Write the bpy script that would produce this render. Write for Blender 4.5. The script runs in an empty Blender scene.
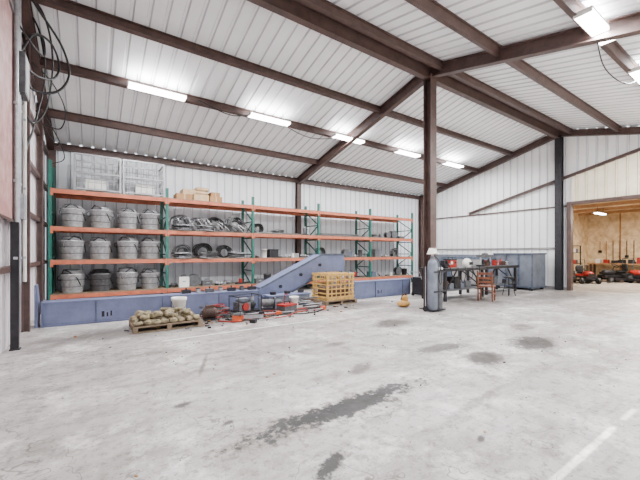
import bpy, math, random
from mathutils import Vector, Matrix, Euler
random.seed(7)
C = bpy.context.scene.collection

# ------------------------------------------------------------------ materials
def lin(c):
    return tuple(((v/255)/12.92 if v/255<=0.04045 else ((v/255+0.055)/1.055)**2.4) for v in c)
def mat(name, rgb, rough=0.6, metal=0.0, var=0.12, scale=6.0, bump=0.0, emit=0.0, rgb2=None):
    m = bpy.data.materials.new(name); m.use_nodes = True
    nt = m.node_tree; b = nt.nodes['Principled BSDF']
    b.inputs['Roughness'].default_value = rough
    b.inputs['Metallic'].default_value = metal
    c = lin(rgb); c2 = lin(rgb2) if rgb2 else tuple(v*(1-var*2.2) for v in c)
    tc = nt.nodes.new('ShaderNodeTexCoord')
    n = nt.nodes.new('ShaderNodeTexNoise'); n.inputs['Scale'].default_value = scale
    n.inputs['Detail'].default_value = 6; n.inputs['Roughness'].default_value = 0.65
    nt.links.new(tc.outputs['Object'], n.inputs['Vector'])
    r = nt.nodes.new('ShaderNodeValToRGB')
    r.color_ramp.elements[0].position = 0.35; r.color_ramp.elements[1].position = 0.62
    r.color_ramp.elements[0].color = (*c2,1); r.color_ramp.elements[1].color = (*c,1)
    nt.links.new(n.outputs['Fac'], r.inputs['Fac'])
    nt.links.new(r.outputs['Color'], b.inputs['Base Color'])
    if bump>0:
        bp = nt.nodes.new('ShaderNodeBump'); bp.inputs['Strength'].default_value = bump
        bp.inputs['Distance'].default_value = 0.01
        nt.links.new(n.outputs['Fac'], bp.inputs['Height'])
        nt.links.new(bp.outputs['Normal'], b.inputs['Normal'])
    if emit>0:
        b.inputs['Emission Color'].default_value = (*c,1)
        b.inputs['Emission Strength'].default_value = emit
    return m

M = {}
M['roof']   = mat('white_roof_sheet',(238,239,242),0.45,0,0.04,1.2)
M['roofs']  = mat('roof_rib_shade',(206,206,210),0.5,0,0.05,1.2)  # shade on the roof rib sides, painted in as a darker grey
M['wallw']  = mat('white_wall_sheet',(232,235,241),0.45,0,0.04,1.0)
M['walls']  = mat('wall_rib_shade',(198,200,208),0.5,0,0.05,1.0)  # darker grey on wall rib sides, shading put into the colour
M['wallg']  = mat('gable_wall_sheet',(240,240,240),0.45,0,0.04,1.0)
M['cream']  = mat('cream_sheet',(236,226,202),0.6,0,0.06,2)
M['creams'] = mat('cream_rib_shade',(204,190,164),0.6,0,0.06,2)  # painted-in shade for the rib sides of the cream panel
M['pinkw']  = mat('left_wall_sheet',(222,208,210),0.55,0,0.08,1.5)
M['mauve']  = mat('red_oxide_panel',(150,102,98),0.6,0,0.2,4,0,0,(184,146,142))
M['steel']  = mat('primer_brown_steel',(82,62,57),0.5,0.1,0.18,5)
M['dsteel'] = mat('dark_steel',(44,42,46),0.5,0.4,0.2,8)
M['trim']   = mat('grey_trim',(140,136,136),0.5,0.2,0.08,5)
M['orange'] = mat('rack_orange',(188,100,70),0.55,0,0.15,5)
M['green']  = mat('rack_green',(20,92,80),0.5,0,0.12,5)
M['osb']    = mat('plaster_board_tan',(230,208,170),0.85,0,0.12,3,0.5, rgb2=(188,158,118))
M['wood']   = mat('pallet_wood',(132,112,90),0.8,0,0.2,9,0.3)
M['crate']  = mat('crate_wood',(208,166,90),0.7,0,0.18,9,0.2)
M['chairw'] = mat('chair_wood',(110,60,34),0.5,0,0.15,9)
M['blue']   = mat('blue_grey_paint',(110,118,150),0.5,0.1,0.12,3)
M['blue2']  = mat('slate_blue_paint',(84,94,112),0.5,0.1,0.25,9)
M['greyb']  = mat('grey_blue_sheet',(112,118,130),0.5,0.2,0.15,3)
M['galv']   = mat('galvanised',(172,172,176),0.4,0.35,0.15,12)
M['tubg']   = mat('tub_grey',(186,186,188),0.45,0.15,0.2,12)
M['grey']   = mat('mid_grey',(88,88,91),0.6,0.1,0.2,8)
M['hose']   = mat('grey_hose',(96,96,98),0.6,0,0.25,14)
M['black']  = mat('black_rubber',(20,19,21),0.6,0,0.2,10)
M['red']    = mat('red_paint',(156,30,22),0.45,0,0.12,6)
M['orangeR']= mat('orange_paint',(206,88,36),0.5,0,0.12,6)
M['white']  = mat('white_plastic',(228,226,220),0.45,0,0.05,5)
M['tan']    = mat('tan_canvas',(192,146,80),0.85,0,0.15,12,0.4)
M['sack']   = mat('sack_cloth',(194,166,130),0.9,0,0.12,10,0.4)
M['stone']  = mat('stone',(160,144,112),0.9,0,0.25,14,0.8, rgb2=(60,56,44))
M['cage']   = mat('cage_wire',(160,160,164),0.4,0.4,0.1,8)
M['brownw'] = mat('dark_wood',(74,46,34),0.6,0,0.15,9)
M['yellow'] = mat('yellow_paint',(214,176,52),0.5,0,0.1,7)
M['tube']   = mat('lamp_tube',(255,255,255),0.4,0,0.0,3,0,26.0)
M['card']   = mat('cardboard',(164,122,82),0.85,0,0.1,7)
M['dirt']   = mat('yard_gravel',(150,144,134),0.95,0,0.15,3)

# ------------------------------------------------------------------ mesh builder
class MB:
    def __init__(s): s.v=[]; s.f=[]; s.m=[]; s.sm=[]; s.mats=[]
    def mi(s,k):
        if k not in s.mats: s.mats.append(k)
        return s.mats.index(k)
    def add(s,vs,fs,k,smooth=False):
        o=len(s.v); s.v+= [tuple(v) for v in vs]; i=s.mi(k)
        for f in fs: s.f.append(tuple(o+a for a in f)); s.m.append(i); s.sm.append(smooth)
    def obox(s,c,ax,ay,az,k):
        c=Vector(c); vs=[]
        for i in (-1,1):
            for j in (-1,1):
                for l in (-1,1): vs.append(c+ax*i+ay*j+az*l)
        s.add(vs,[(0,1,3,2),(4,6,7,5),(0,4,5,1),(2,3,7,6),(0,2,6,4),(1,5,7,3)],k)
    def box(s,c,d,k,rot=(0,0,0)):
        R=Euler(rot).to_matrix()
        s.obox(c,R@Vector((d[0]/2,0,0)),R@Vector((0,d[1]/2,0)),R@Vector((0,0,d[2]/2)),k)
    def b2(s,lo,hi,k):
        s.box([(a+b)/2 for a,b in zip(lo,hi)],[abs(b-a) for a,b in zip(lo,hi)],k)
    def beam(s,p1,p2,w,h,k,up=(0,0,1)):
        p1=Vector(p1);p2=Vector(p2);d=(p2-p1);L=d.length;d.normalize()
        up=Vector(up)
        if abs(d.dot(up))>0.99: up=Vector((0,1,0))
        sd=d.cross(up).normalized(); u=sd.cross(d).normalized()
        s.obox((p1+p2)/2,d*L/2,sd*w/2,u*h/2,k)
    def ibeam(s,p1,p2,w,h,k,up=(0,0,1),t=0.022):
        p1=Vector(p1);p2=Vector(p2);d=(p2-p1).normalized();up=Vector(up)
        if abs(d.dot(up))>0.99: up=Vector((0,1,0))
        sd=d.cross(up).normalized(); u=sd.cross(d).normalized()
        s.beam(p1,p2,t,h-2*t,k,up)
        o=u*(h/2-t/2)
        s.beam(p1+o,p2+o,w,t,k,up); s.beam(p1-o,p2-o,w,t,k,up)
    def cyl(s,p1,p2,r,k,r2=None,n=14,caps=True,smooth=True):
        p1=Vector(p1);p2=Vector(p2);r2=r if r2 is None else r2
        d=(p2-p1).normalized(); a=Vector((0,0,1)) if abs(d.z)<0.9 else Vector((1,0,0))
        e1=d.cross(a).normalized(); e2=d.cross(e1)
        vs=[];
        for p,rr in((p1,r),(p2,r2)):
            for i in range(n):
                t=2*math.pi*i/n; vs.append(p+e1*rr*math.cos(t)+e2*rr*math.sin(t))
        s.add(vs,[(i,(i+1)%n,n+(i+1)%n,n+i) for i in range(n)],k,smooth)
        if caps: s.add(vs,[tuple(range(n))[::-1],tuple(range(n,2*n))],k)
    def lathe(s,prof,c,k,n=18,axis='z'):
        vs=[];c=Vector(c)
        for r,z in prof:
            for i in range(n):
                t=2*math.pi*i/n
                p=(r*math.cos(t),r*math.sin(t),z)
                if axis=='y': p=(p[0],p[2],p[1])
                if axis=='x': p=(p[2],p[0],p[1])
                vs.append(c+Vector(p))
        m=len(prof)
        s.add(vs,[(j*n+i,j*n+(i+1)%n,(j+1)*n+(i+1)%n,(j+1)*n+i) for j in range(m-1) for i in range(n)],k,True)
        s.add(vs,[tuple(range(n))[::-1],tuple(range((m-1)*n,m*n))],k)
    def tube(s,pts,r,k,n=6,closed=False):
        pts=[Vector(p) for p in pts]; N=len(pts); vs=[]
        prev=None
        for i,p in enumerate(pts):
            if closed: d=pts[(i+1)%N]-pts[i-1]
            else: d=pts[min(i+1,N-1)]-pts[max(i-1,0)]
            d.normalize()
            if prev is None:
                a=Vector((0,0,1)) if abs(d.z)<0.9 else Vector((1,0,0)); e=d.cross(a).normalized()
            else: e=(prev-d*prev.dot(d)).normalized()
            prev=e; e2=d.cross(e)
            for j in range(n):
                t=2*math.pi*j/n; vs.append(p+e*r*math.cos(t)+e2*r*math.sin(t))
        R=N if closed else N-1
        s.add(vs,[(i*n+j,i*n+(j+1)%n,((i+1)%N)*n+(j+1)%n,((i+1)%N)*n+j) for i in range(R) for j in range(n)],k,True)
        if not closed: s.add(vs,[tuple(range(n))[::-1],tuple(range((N-1)*n,N*n))],k)
    def smooth_tube(s,ctrl,r,k,n=6,sub=8):
        P=[Vector(p) for p in ctrl]; P=[P[0]*2-P[1]]+P+[P[-1]*2-P[-2]]; out=[]
        for i in range(1,len(P)-2):
            for j in range(sub):
                t=j/sub;a,b,c,d=P[i-1:i+3]
                out.append(0.5*((2*b)+(c-a)*t+(2*a-5*b+4*c-d)*t*t+(3*b-a-3*c+d)*t**3))
        out.append(P[-2]); s.tube(out,r,k,n)
    def ring(s,c,R,r,k,rot=(0,0,0),n=24,m=7,jit=0.0,sq=1.0):
        E=Euler(rot).to_matrix();c=Vector(c);pts=[]
        ph=random.random()*6
        for i in range(n):
            t=2*math.pi*i/n; rr=R*(1+jit*math.sin(3*t+ph))
            pts.append(c+E@Vector((rr*math.cos(t),rr*math.sin(t)*sq,jit*R*0.5*math.sin(2*t+ph))))
        s.tube(pts,r,k,m,True)
    def prism(s,poly,y0,y1,k):
        n=len(poly);vs=[(x,y0,z) for x,z in poly]+[(x,y1,z) for x,z in poly]
        s.add(vs,[tuple(range(n)),tuple(range(n,2*n))[::-1]]+[(i,n+i,n+(i+1)%n,(i+1)%n) for i in range(n)],k)
    def blob(s,c,d,k,n=10,m=7,e=0.6,jit=0.05,rot=(0,0,0)):
        R=Euler(rot).to_matrix();c=Vector(c);vs=[]
        sp=lambda v,p: math.copysign(abs(v)**p,v)
        for j in range(m+1):
            ph=-math.pi/2+math.pi*j/m
            for i in range(n):
                t=2*math.pi*i/n
                q=Vector((d[0]/2*sp(math.cos(ph),e)*sp(math.cos(t),e),d[1]/2*sp(math.cos(ph),e)*sp(math.sin(t),e),d[2]/2*sp(math.sin(ph),e)))
                q*=1+random.uniform(-jit,0)
                vs.append(c+R@q)
        s.add(vs,[(j*n+i,j*n+(i+1)%n,(j+1)*n+(i+1)%n,(j+1)*n+i) for j in range(m) for i in range(n)],k,True)
    def done(s,name,loc=None,rotz=0,keep=False,bevel=0,parent=None):
        me=bpy.data.meshes.new(name)
        V=[Vector(v) for v in s.v]; off=Vector((0,0,0))
        if not keep and loc is None:
            lo=[min(v[i] for v in V) for i in range(3)];hi=[max(v[i] for v in V) for i in range(3)]
            off=Vector(((lo[0]+hi[0])/2,(lo[1]+hi[1])/2,lo[2])); V=[v-off for v in V]
        me.from_pydata([tuple(v) for v in V],[],s.f)
        for k in s.mats: me.materials.append(M[k])
        me.polygons.foreach_set('material_index',s.m)
        me.polygons.foreach_set('use_smooth',s.sm)
        me.update()
        import bmesh
        bm=bmesh.new();bm.from_mesh(me);bmesh.ops.recalc_face_normals(bm,faces=bm.faces);bm.to_mesh(me);bm.free()
        o=bpy.data.objects.new(name,me);C.objects.link(o)
        o.location=Vector(loc) if loc is not None else off
        o.rotation_euler=(0,0,rotz)
        if bevel:
            b=o.modifiers.new('bevel','BEVEL');b.width=bevel;b.segments=2;b.limit_method='ANGLE'
        if parent: o.parent=parent
        return o

# ------------------------------------------------------------------ building geometry
XL,XR=-1.1,15.85
YB,YF=12.77,-1.3
YR=5.74
HE,PITCH=4.81,0.246
HR=HE+PITCH*(YB-YR)
def roof(y): return HR-PITCH*abs(y-YR)

def ribs(u0,u1,p=0.3,rw=0.085,dep=0.034):
    out=[];u=u0
    while u<u1-1e-6:
        out+= [(u,0),(min(u+p-rw,u1),0),(min(u+p-rw*0.72,u1),dep),(min(u+p-rw*0.28,u1),dep)]
        u+=p
    out.append((u1,0)); return out
def sheet(mb,prof,lo,hi,fn,k,ks=None):
    for (u,a),(w,b) in zip(prof[:-1],prof[1:]):
        if w-u<1e-6: continue
        vs=[fn(u,lo(u),a),fn(w,lo(w),b),fn(w,hi(w),b),fn(u,hi(u),a)]
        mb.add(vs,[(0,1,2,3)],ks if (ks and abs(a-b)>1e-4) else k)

mb=MB()
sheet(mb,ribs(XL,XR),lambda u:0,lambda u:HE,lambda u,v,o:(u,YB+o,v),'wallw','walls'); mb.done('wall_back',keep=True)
mb=MB()
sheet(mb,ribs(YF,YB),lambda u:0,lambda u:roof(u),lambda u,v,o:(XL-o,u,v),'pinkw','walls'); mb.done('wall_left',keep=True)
D0,D1,DH=1.3,5.35,3.42
mb=MB(); f=lambda u,v,o:(XR+o,u,v)
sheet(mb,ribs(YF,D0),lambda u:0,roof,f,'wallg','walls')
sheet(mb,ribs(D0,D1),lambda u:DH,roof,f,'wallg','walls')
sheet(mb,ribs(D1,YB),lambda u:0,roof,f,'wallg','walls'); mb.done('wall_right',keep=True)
# unseen front wall; two bays opened for fill, eave slot shaped for sun streak
mb=MB(); f=lambda u,v,o:(u,YF-o,v)
TOP=4.49
edges=[XL,5.2,9.2,10.4,14.4,XR]
for i in range(5):
    a,b=edges[i],edges[i+1]
    z0=3.5 if i in (1,3) else 0
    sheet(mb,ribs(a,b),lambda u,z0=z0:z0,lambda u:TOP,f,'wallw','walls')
for a,b in ((XL,1.7),(3.72,3.95),(4.3,XR)):
    mb.b2((a,YF-0.02,TOP-.01),(b,YF+.02,4.81),'wallw')
mb.b2((XL,YF-0.045,TOP-.06),(XR,YF+0.02,TOP),'wallw')
mb.b2((XL,YF-0.02,4.60),(XR,YF+0.02,4.81),'wallw')
mb.done('wall_front',keep=True)
# ceiling: two sloping ribbed sheets
mb=MB()
fn=lambda u,v,o:(u,v,roof(v)+o)
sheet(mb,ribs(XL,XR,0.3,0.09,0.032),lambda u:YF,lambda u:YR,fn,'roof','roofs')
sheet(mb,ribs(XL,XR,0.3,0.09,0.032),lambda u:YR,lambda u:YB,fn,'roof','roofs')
mb.done('ceiling',keep=True)

# steel frame
mb=MB()
for y in (11.07,9.24,7.59,3.89,2.2,0.5):
    s=1 if y>YR else -1
    mb.ibeam((XL+.02,y,roof(y)-0.115),(XR-.02,y,roof(y)-0.115),0.10,0.21,'steel',up=(0,s*PITCH,1),t=0.02)
mb.ibeam((XL+.02,YB-.08,roof(YB)-0.13),(XR-.02,YB-.08,roof(YB)-0.13),0.10,0.2,'steel')
mb.ibeam((XL+.02,YF+.08,roof(YF)-0.10),(XR-.02,YF+.08,roof(YF)-0.10),0.08,0.1,'steel')
mb.ibeam((XL+.02,YR+.02,HR-0.22),(XR-.02,YR+.02,HR-0.22),0.16,0.36,'steel')
mb.ibeam((XL+.02,YR-.38,roof(YR-.38)-0.12),(XR-.02,YR-.38,roof(YR-.38)-0.12),0.10,0.2,'steel')
for x in (XL+.15,7.5,XR-.15):
    hh=0.30 if x==7.5 else 0.24
    mb.ibeam((x,YB-.12,roof(YB)-.19),(x,YR,HR-.19),0.16,hh,'steel')
    mb.ibeam((x,YF+.12,roof(YF)-.19),(x,YR,HR-.19),0.16,hh,'steel')
    for y in (YB-.13,YF+.16):
        mb.ibeam((x,y,0),(x,y,roof(y)-.2),0.2,0.18,'steel',up=(0,1,0))
# centre columns
mb.ibeam((7.5,YR,0.02),(7.5,YR,HR-.3),0.24,0.24,'steel',up=(0,1,0))
mb.b2((7.3,YR-.2,0),(7.7,YR+.2,0.025),'steel')
mb.ibeam((XR-.15,YR,0),(XR-.15,YR,HR-.3),0.24,0.22,'dsteel',up=(1,0,0))
mb.ibeam((XL+.12,4.9,0),(XL+.12,4.9,roof(4.9)-.3),0.2,0.2,'steel',up=(1,0,0))
# raking beam on the gable
rk=lambda y:3.5+(9.6-y)*0.255
mb.ibeam((XR-.1,9.7,rk(9.7)),(XR-.1,1.5,rk(1.5)),0.10,0.11,'steel')
# left wall girts and posts
for h in (1.25,2.3,3.35,4.4,5.3):
    ya=YR-(HR-h)/PITCH+0.6 if h>HE else YF+.1; yb=YR+(HR-h)/PITCH-0.6 if h>HE else YB-.1
    mb.beam((XL+.05,ya,h),(XL+.05,yb,h),0.08,0.09,'steel')
mb.ibeam((XL+.08,8.45,0),(XL+.08,8.45,roof(8.45)-.2),0.10,0.12,'steel',up=(1,0,0))
mb.ibeam((XL+.08,10.6,0),(XL+.08,10.6,roof(10.6)-.2),0.10,0.12,'steel',up=(1,0,0))
mb.done('steel_frame',keep=True)

mb=MB()
mb.b2((XR-.05,D1+.14,3.36),(XR-.01,YB-.2,3.42),'steel'); mb.done('trim_1',keep=True)
mb=MB(); mb.b2((XR-.05,D1+.3,1.66),(XR-.01,YB-.2,1.73),'trim'); mb.done('trim_2',keep=True)
mb=MB()
mb.b2((XR-.12,D1,0),(XR+.12,D1+.14,DH+.12),'steel')
mb.b2((XR-.12,D0-.14,0),(XR+.12,D0,DH+.12),'steel')
mb.b2((XR-.12,D0,DH),(XR+.12,D1,DH+.12),'steel'); mb.done('door_1',keep=True)
mb=MB()
sheet(mb,ribs(D0,D1,0.3),lambda u:DH+.12,lambda u:rk(u)-.06,lambda u,v,o:(XR-.06-o,u,v),'cream','creams'); mb.done('wall_panel_cream',keep=True)
mb=MB(); mb.b2((XL,YB-.03,0),(XR,YB,0.12),'trim'); mb.done('baseboard_back',keep=True)
mb=MB(); mb.b2((XR-.03,D1+.14,0),(XR,YB-.03,0.12),'trim'); mb.done('baseboard_right',keep=True)
# red-oxide steel sheet lining on the near part of the left wall
mb=MB()
for y0,y1 in ((5.0,5.98),(6.0,6.98),(7.0,7.62)):
    mb.b2((XL+.09,y0,2.0),(XL+.105,y1,5.2),'mauve'); mb.b2((XL+.09,y0,1.98),(XL+.12,y1,2.02),'steel')
    mb.b2((XL+.09,y1-.04,2.0),(XL+.12,y1,5.2),'steel')
mb.done('wall_panel_left',keep=True)

# adjoining room
mb=MB()
X2=25.0; YA,YC=0.0,7.6
mb.b2((X2,YA,0),(X2+.1,YC,3.9),'osb'); mb.done('wall_adjoining_back',keep=True)
mb=MB(); mb.b2((XR+.15,YC,0),(X2,YC+.1,3.9),'osb'); mb.done('wall_adjoining_left',keep=True)
mb=MB(); mb.b2((XR+.15,YA-.1,0),(X2,YA,3.9),'osb'); mb.done('wall_adjoining_right',keep=True)
mb=MB(); mb.b2((XR+.15,YA,3.8),(X2,YC,3.9),'osb')
for x in (17.5,19.5,21.5,23.5): mb.b2((x-.05,YA,3.65),(x+.05,YC,3.8),'card')
mb.done('ceiling_adjoining',keep=True)
mb=MB()
for y in (1.6,3.1,4.6,6.1): mb.b2((X2-.05,y-.03,0),(X2,y+.03,3.8),'card')
mb.done('trim_3',keep=True)

# ------------------------------------------------------------------ floor
def floor_mat():
    m=bpy.data.materials.new('concrete_floor');m.use_nodes=True;nt=m.node_tree;N=nt.nodes;L=nt.links
    b=N['Principled BSDF'];b.inputs['Roughness'].default_value=0.42
    b.inputs['Specular IOR Level'].default_value=0.3
    tc=N.new('ShaderNodeTexCoord')
    def noise(sc,det=6,ro=0.6,vec=None):
        n=N.new('ShaderNodeTexNoise');n.inputs['Scale'].default_value=sc;n.inputs['Detail'].default_value=det;n.inputs['Roughness'].default_value=ro
        L.new(vec or tc.outputs['Object'],n.inputs['Vector']);return n.outputs['Fac']
    def mp(v,a,b_,c,d):
        r=N.new('ShaderNodeMapRange');r.inputs[1].default_value=a;r.inputs[2].default_value=b_;r.inputs[3].default_value=c;r.inputs[4].default_value=d
        L.new(v,r.inputs[0]);return r.outputs[0]
    def mth(op,a,b_=None):
        n=N.new('ShaderNodeMath');n.operation=op
        for i,x in enumerate((a,b_)):
            if x is None: continue
            if isinstance(x,(int,float)): n.inputs[i].default_value=x
            else: L.new(x,n.inputs[i])
        return n.outputs[0]
    col=N.new('ShaderNodeRGB');col.outputs[0].default_value=(*lin((178,173,170)),1);cur=col.outputs[0]
    def mix(fac,rgb):
        nonlocal cur
        x=N.new('ShaderNodeMix');x.data_type='RGBA';L.new(fac,x.inputs[0]);L.new(cur,x.inputs[6]);x.inputs[7].default_value=(*lin(rgb),1);cur=x.outputs[2]
    st=N.new('ShaderNodeMapping');st.inputs['Scale'].default_value=(0.5,2.6,1);st.inputs['Rotation'].default_value=(0,0,0.25);L.new(tc.outputs['Object'],st.inputs['Vector'])
    mix(mp(noise(0.5,8,0.62),0.42,0.66,0,0.7),(126,119,115))
    mix(mp(noise(1.6,9,0.72,st.outputs[0]),0.48,0.66,0,0.6),(112,105,101))
    mix(mp(noise(2.9,9,0.74),0.50,0.64,0,0.6),(106,99,95))
    mix(mp(noise(1.3,9,0.75),0.36,0.48,0.75,0),(222,218,214))
    mix(mp(noise(11,7,0.75),0.53,0.66,0,0.7),(84,77,73))
    mix(mp(noise(38,4,0.7),0.58,0.68,0,0.7),(52,46,43))
    n_big=noise(3.5,8,0.72); n_sm=noise(14,5,0.7)
    def ell(cx,cy,rx,ry,ang,st_,rgb,wob=0.9,soft=0.35):
        mpn=N.new('ShaderNodeMapping');mpn.vector_type='TEXTURE'
        mpn.inputs['Location'].default_value=(cx,cy,0);mpn.inputs['Rotation'].default_value=(0,0,ang);mpn.inputs['Scale'].default_value=(rx,ry,1)
        L.new(tc.outputs['Object'],mpn.inputs['Vector'])
        ln=N.new('ShaderNodeVectorMath');ln.operation='LENGTH';L.new(mpn.outputs[0],ln.inputs[0])
        d=mth('ADD',ln.outputs['Value'],mth('MULTIPLY',mth('SUBTRACT',n_big,0.5),wob*2.4))
        d=mth('ADD',d,mth('MULTIPLY',mth('SUBTRACT',n_sm,0.5),wob*1.2))
        mix(mp(d,1-soft,1+soft,st_,0),rgb)
    ell(1.95,2.56,1.0,0.20,0.0,0.7,(84,70,60),1.3,0.35)
    ell(2.1,2.56,0.90,0.14,0.02,1.0,(9,6,5),1.5,0.22)
    ell(1.42,1.92,0.17,0.055,0.5,0.95,(18,13,10),1.2,.25)
    ell(6.1,2.6,0.50,0.30,0.2,0.9,(38,30,26),0.7,.25)
    ell(4.65,2.64,0.33,0.22,0.2,0.9,(44,36,31),0.7,.25)
    ell(4.6,3.3,0.5,0.16,-0.1,0.85,(46,38,33),0.9,.25)
    ell(5.3,5.05,0.5,0.3,0.1,0.85,(54,45,40),0.8)
    ell(7.2,3.3,0.4,0.2,0.3,0.6,(74,66,60),0.8)
    ell(2.9,3.3,0.25,0.1,0.4,0.75,(64,54,48),0.9)
    ell(0.75,3.5,0.09,0.05,0.4,0.85,(40,32,28),0.8)
    ell(1.0,2.9,0.06,0.03,0.4,0.85,(36,30,26),0.8)
    ell(2.6,1.5,0.06,0.03,0.4,0.85,(34,28,25),0.8)
    ell(3.3,4.4,0.2,0.1,0.1,0.65,(72,63,57),0.9)
    ell(1.25,4.6,0.38,0.03,1.2,0.65,(70,61,55),0.7)
    ell(3.3,1.9,0.5,0.05,0.1,0.45,(84,76,70),1.2)
    ell(0.6,1.9,0.25,0.1,0.9,0.4,(84,76,70),1.2)
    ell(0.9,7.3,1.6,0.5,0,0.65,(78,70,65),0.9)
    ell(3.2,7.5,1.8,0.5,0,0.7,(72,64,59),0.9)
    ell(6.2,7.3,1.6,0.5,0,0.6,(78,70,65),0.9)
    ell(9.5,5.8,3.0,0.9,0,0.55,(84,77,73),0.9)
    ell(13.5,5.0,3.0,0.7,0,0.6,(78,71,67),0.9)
    ell(20,4.5,4.5,3,0,0.5,(150,134,116),0.4)
    sx=N.new('ShaderNodeSeparateXYZ');L.new(tc.outputs['Object'],sx.inputs[0])
    def line(comp,pos,w,st_,rgb,lo=None,hi=None,other=None):
        a=mth('ABSOLUTE',mth('SUBTRACT',comp,pos)); fct=mp(a,w*0.5,w,st_,0)
        if lo is not None:
            fct=mth('MULTIPLY',fct,mth('MULTIPLY',mth('GREATER_THAN',other,lo),mth('LESS_THAN',other,hi)))
        mix(fct,rgb)
    line(sx.outputs['Y'],6.22,0.03,0.9,(240,238,235),1.0,4.5,sx.outputs['X'])
    line(sx.outputs['Y'],6.16,0.012,0.6,(60,54,50))
    for x in (3.9,8.9): line(sx.outputs['X'],x,0.006,0.4,(76,70,66))
    ck=mth('ABSOLUTE',mth('SUBTRACT',noise(0.45,5,0.55),0.5))
    mix(mp(ck,0.0006,0.0016,0.6,0),(66,59,55))
    L.new(cur,b.inputs['Base Color'])
    L.new(mp(n_big,0.35,0.65,0.30,0.55),b.inputs['Roughness'])
    bp=N.new('ShaderNodeBump');bp.inputs['Strength'].default_value=0.2;bp.inputs['Distance'].default_value=0.01
    L.new(n_sm,bp.inputs['Height']);L.new(bp.outputs[0],b.inputs['Normal'])
    return m
M['floor']=floor_mat()
mb=MB(); mb.b2((XL-.1,YF-.1,-0.15),(X2+.1,YB+.1,0),'floor'); mb.done('floor',keep=True)
mb=MB(); mb.b2((-40,-60,-0.3),(60,YF-.1,-0.05),'dirt'); mb.done('ground_outside',keep=True)
mb=MB()
for i in range(340):
    x=random.uniform(0.2,9);y=random.uniform(1.2,8.0)
    if i%2==0: x=random.gauss(3.4,1.2);y=random.gauss(7.3,.3)
    s_=random.uniform(.005,.013) if i%2 else random.uniform(.01,.035)
    mb.box((x,y,s_*.4),(s_*random.uniform(1,3),s_,s_*.8),random.choice(['dsteel','brownw','grey','card']),rot=(0,0,random.uniform(0,3)))
mb.done('floor_debris')

# ------------------------------------------------------------------ pallet rack
RY0,RY1=11.5,12.5
UPS=[-0.9+2.9*i for i in range(6)]
LV=[0.38,1.32,2.23,3.25]
mb=MB()
for i,x in enumerate(UPS):
    top=4.0 if i==0 else 3.55
    for y in (RY0,RY1): 
        mb.b2((x-.04,y-.04,0.01),(x+.04,y+.04,top),'green'); mb.b2((x-.08,y-.08,0),(x+.08,y+.08,0.015),'green')
    z=0.25;fl=0
    while z<top-.6:
        a,b=(RY0,RY1) if fl%2==0 else (RY1,RY0)
        mb.beam((x,a,z),(x,b,z+.6),0.03,0.04,'green'); mb.beam((x,RY0,z),(x,RY1,z),0.03,0.04,'green'); z+=.6;fl+=1
for i in range(5):
    a,b=UPS[i]+.04,UPS[i+1]-.04
    for lv in LV:
        for y in (RY0,RY1): mb.b2((a,y-.03,lv-.13),(b,y+.03,lv-.022),'orange')
        for x in (a,b):  mb.b2((x-.03,RY0-.05,lv-.2),(x+.03,RY0-.03,lv-.0),'orange')
        nb=6
        for j in range(nb):
            y0=RY0-.03+j*(1.06/nb); mb.b2((a,y0+.006,lv-.022),(b,y0+1.06/nb-.006,lv),'wood')
mb.done('pallet_rack')

def clone(o,loc,rz=0,sc=1.0):
    c=o.copy();C.objects.link(c);c.location=loc;c.rotation_euler=(0,0,rz);c.scale=(sc,)*3;return c

def tub(dark=False):
    mb=MB(); k='grey' if not dark else 'black'
    mb.lathe([(0.22,0),(0.235,0.02),(0.285,0.48),(0.30,0.49),(0.30,0.52),(0.275,0.52),(0.265,0.46)],(0,0,0),'tubg' if not dark else 'hose',n=24)
    mb.ring((0,0,0.17),0.256,0.010,k,n=20); mb.ring((0,0,0.36),0.276,0.010,k,n=20)
    for i in range(7): mb.ring((random.uniform(-.02,.02),random.uniform(-.02,.02),0.47+0.026*i),0.245-.004*i*i*.5,0.017,('galv','tubg','hose','galv')[i%4] if not dark else 'black',n=18,jit=.04)
    for a in (0.6,3.7):
        ca,sa=math.cos(a),math.sin(a); mb.tube([(.29*ca,.29*sa,.48),(.34*ca,.34*sa,.44),(.34*ca,.34*sa,.36),(.27*ca,.27*sa,.33)],0.012,k)
    mb.tube([(-.2,-.16,.5),(-.05,-.25,.64),(.1,-.24,.58),(.24,-.14,.40),(.30,-.08,.2)],.014,'black')
    return mb
T=tub().done('wire_tub',loc=(-0.42,11.86,LV[2])); first=True
xs=[-0.42,0.24,0.92,1.58]
for lv in (LV[2],LV[1],LV[0]):
    for i,x in enumerate(xs):
        if first: first=False; continue
        if lv==LV[0] and i in (1,): continue
        clone(T,(x+random.uniform(-.03,.03),11.86+random.uniform(-.03,.03),lv),random.uniform(-1,1),random.uniform(.95,1.06))
tub(True).done('rubber_tub',loc=(0.24,11.86,LV[0]))

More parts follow.
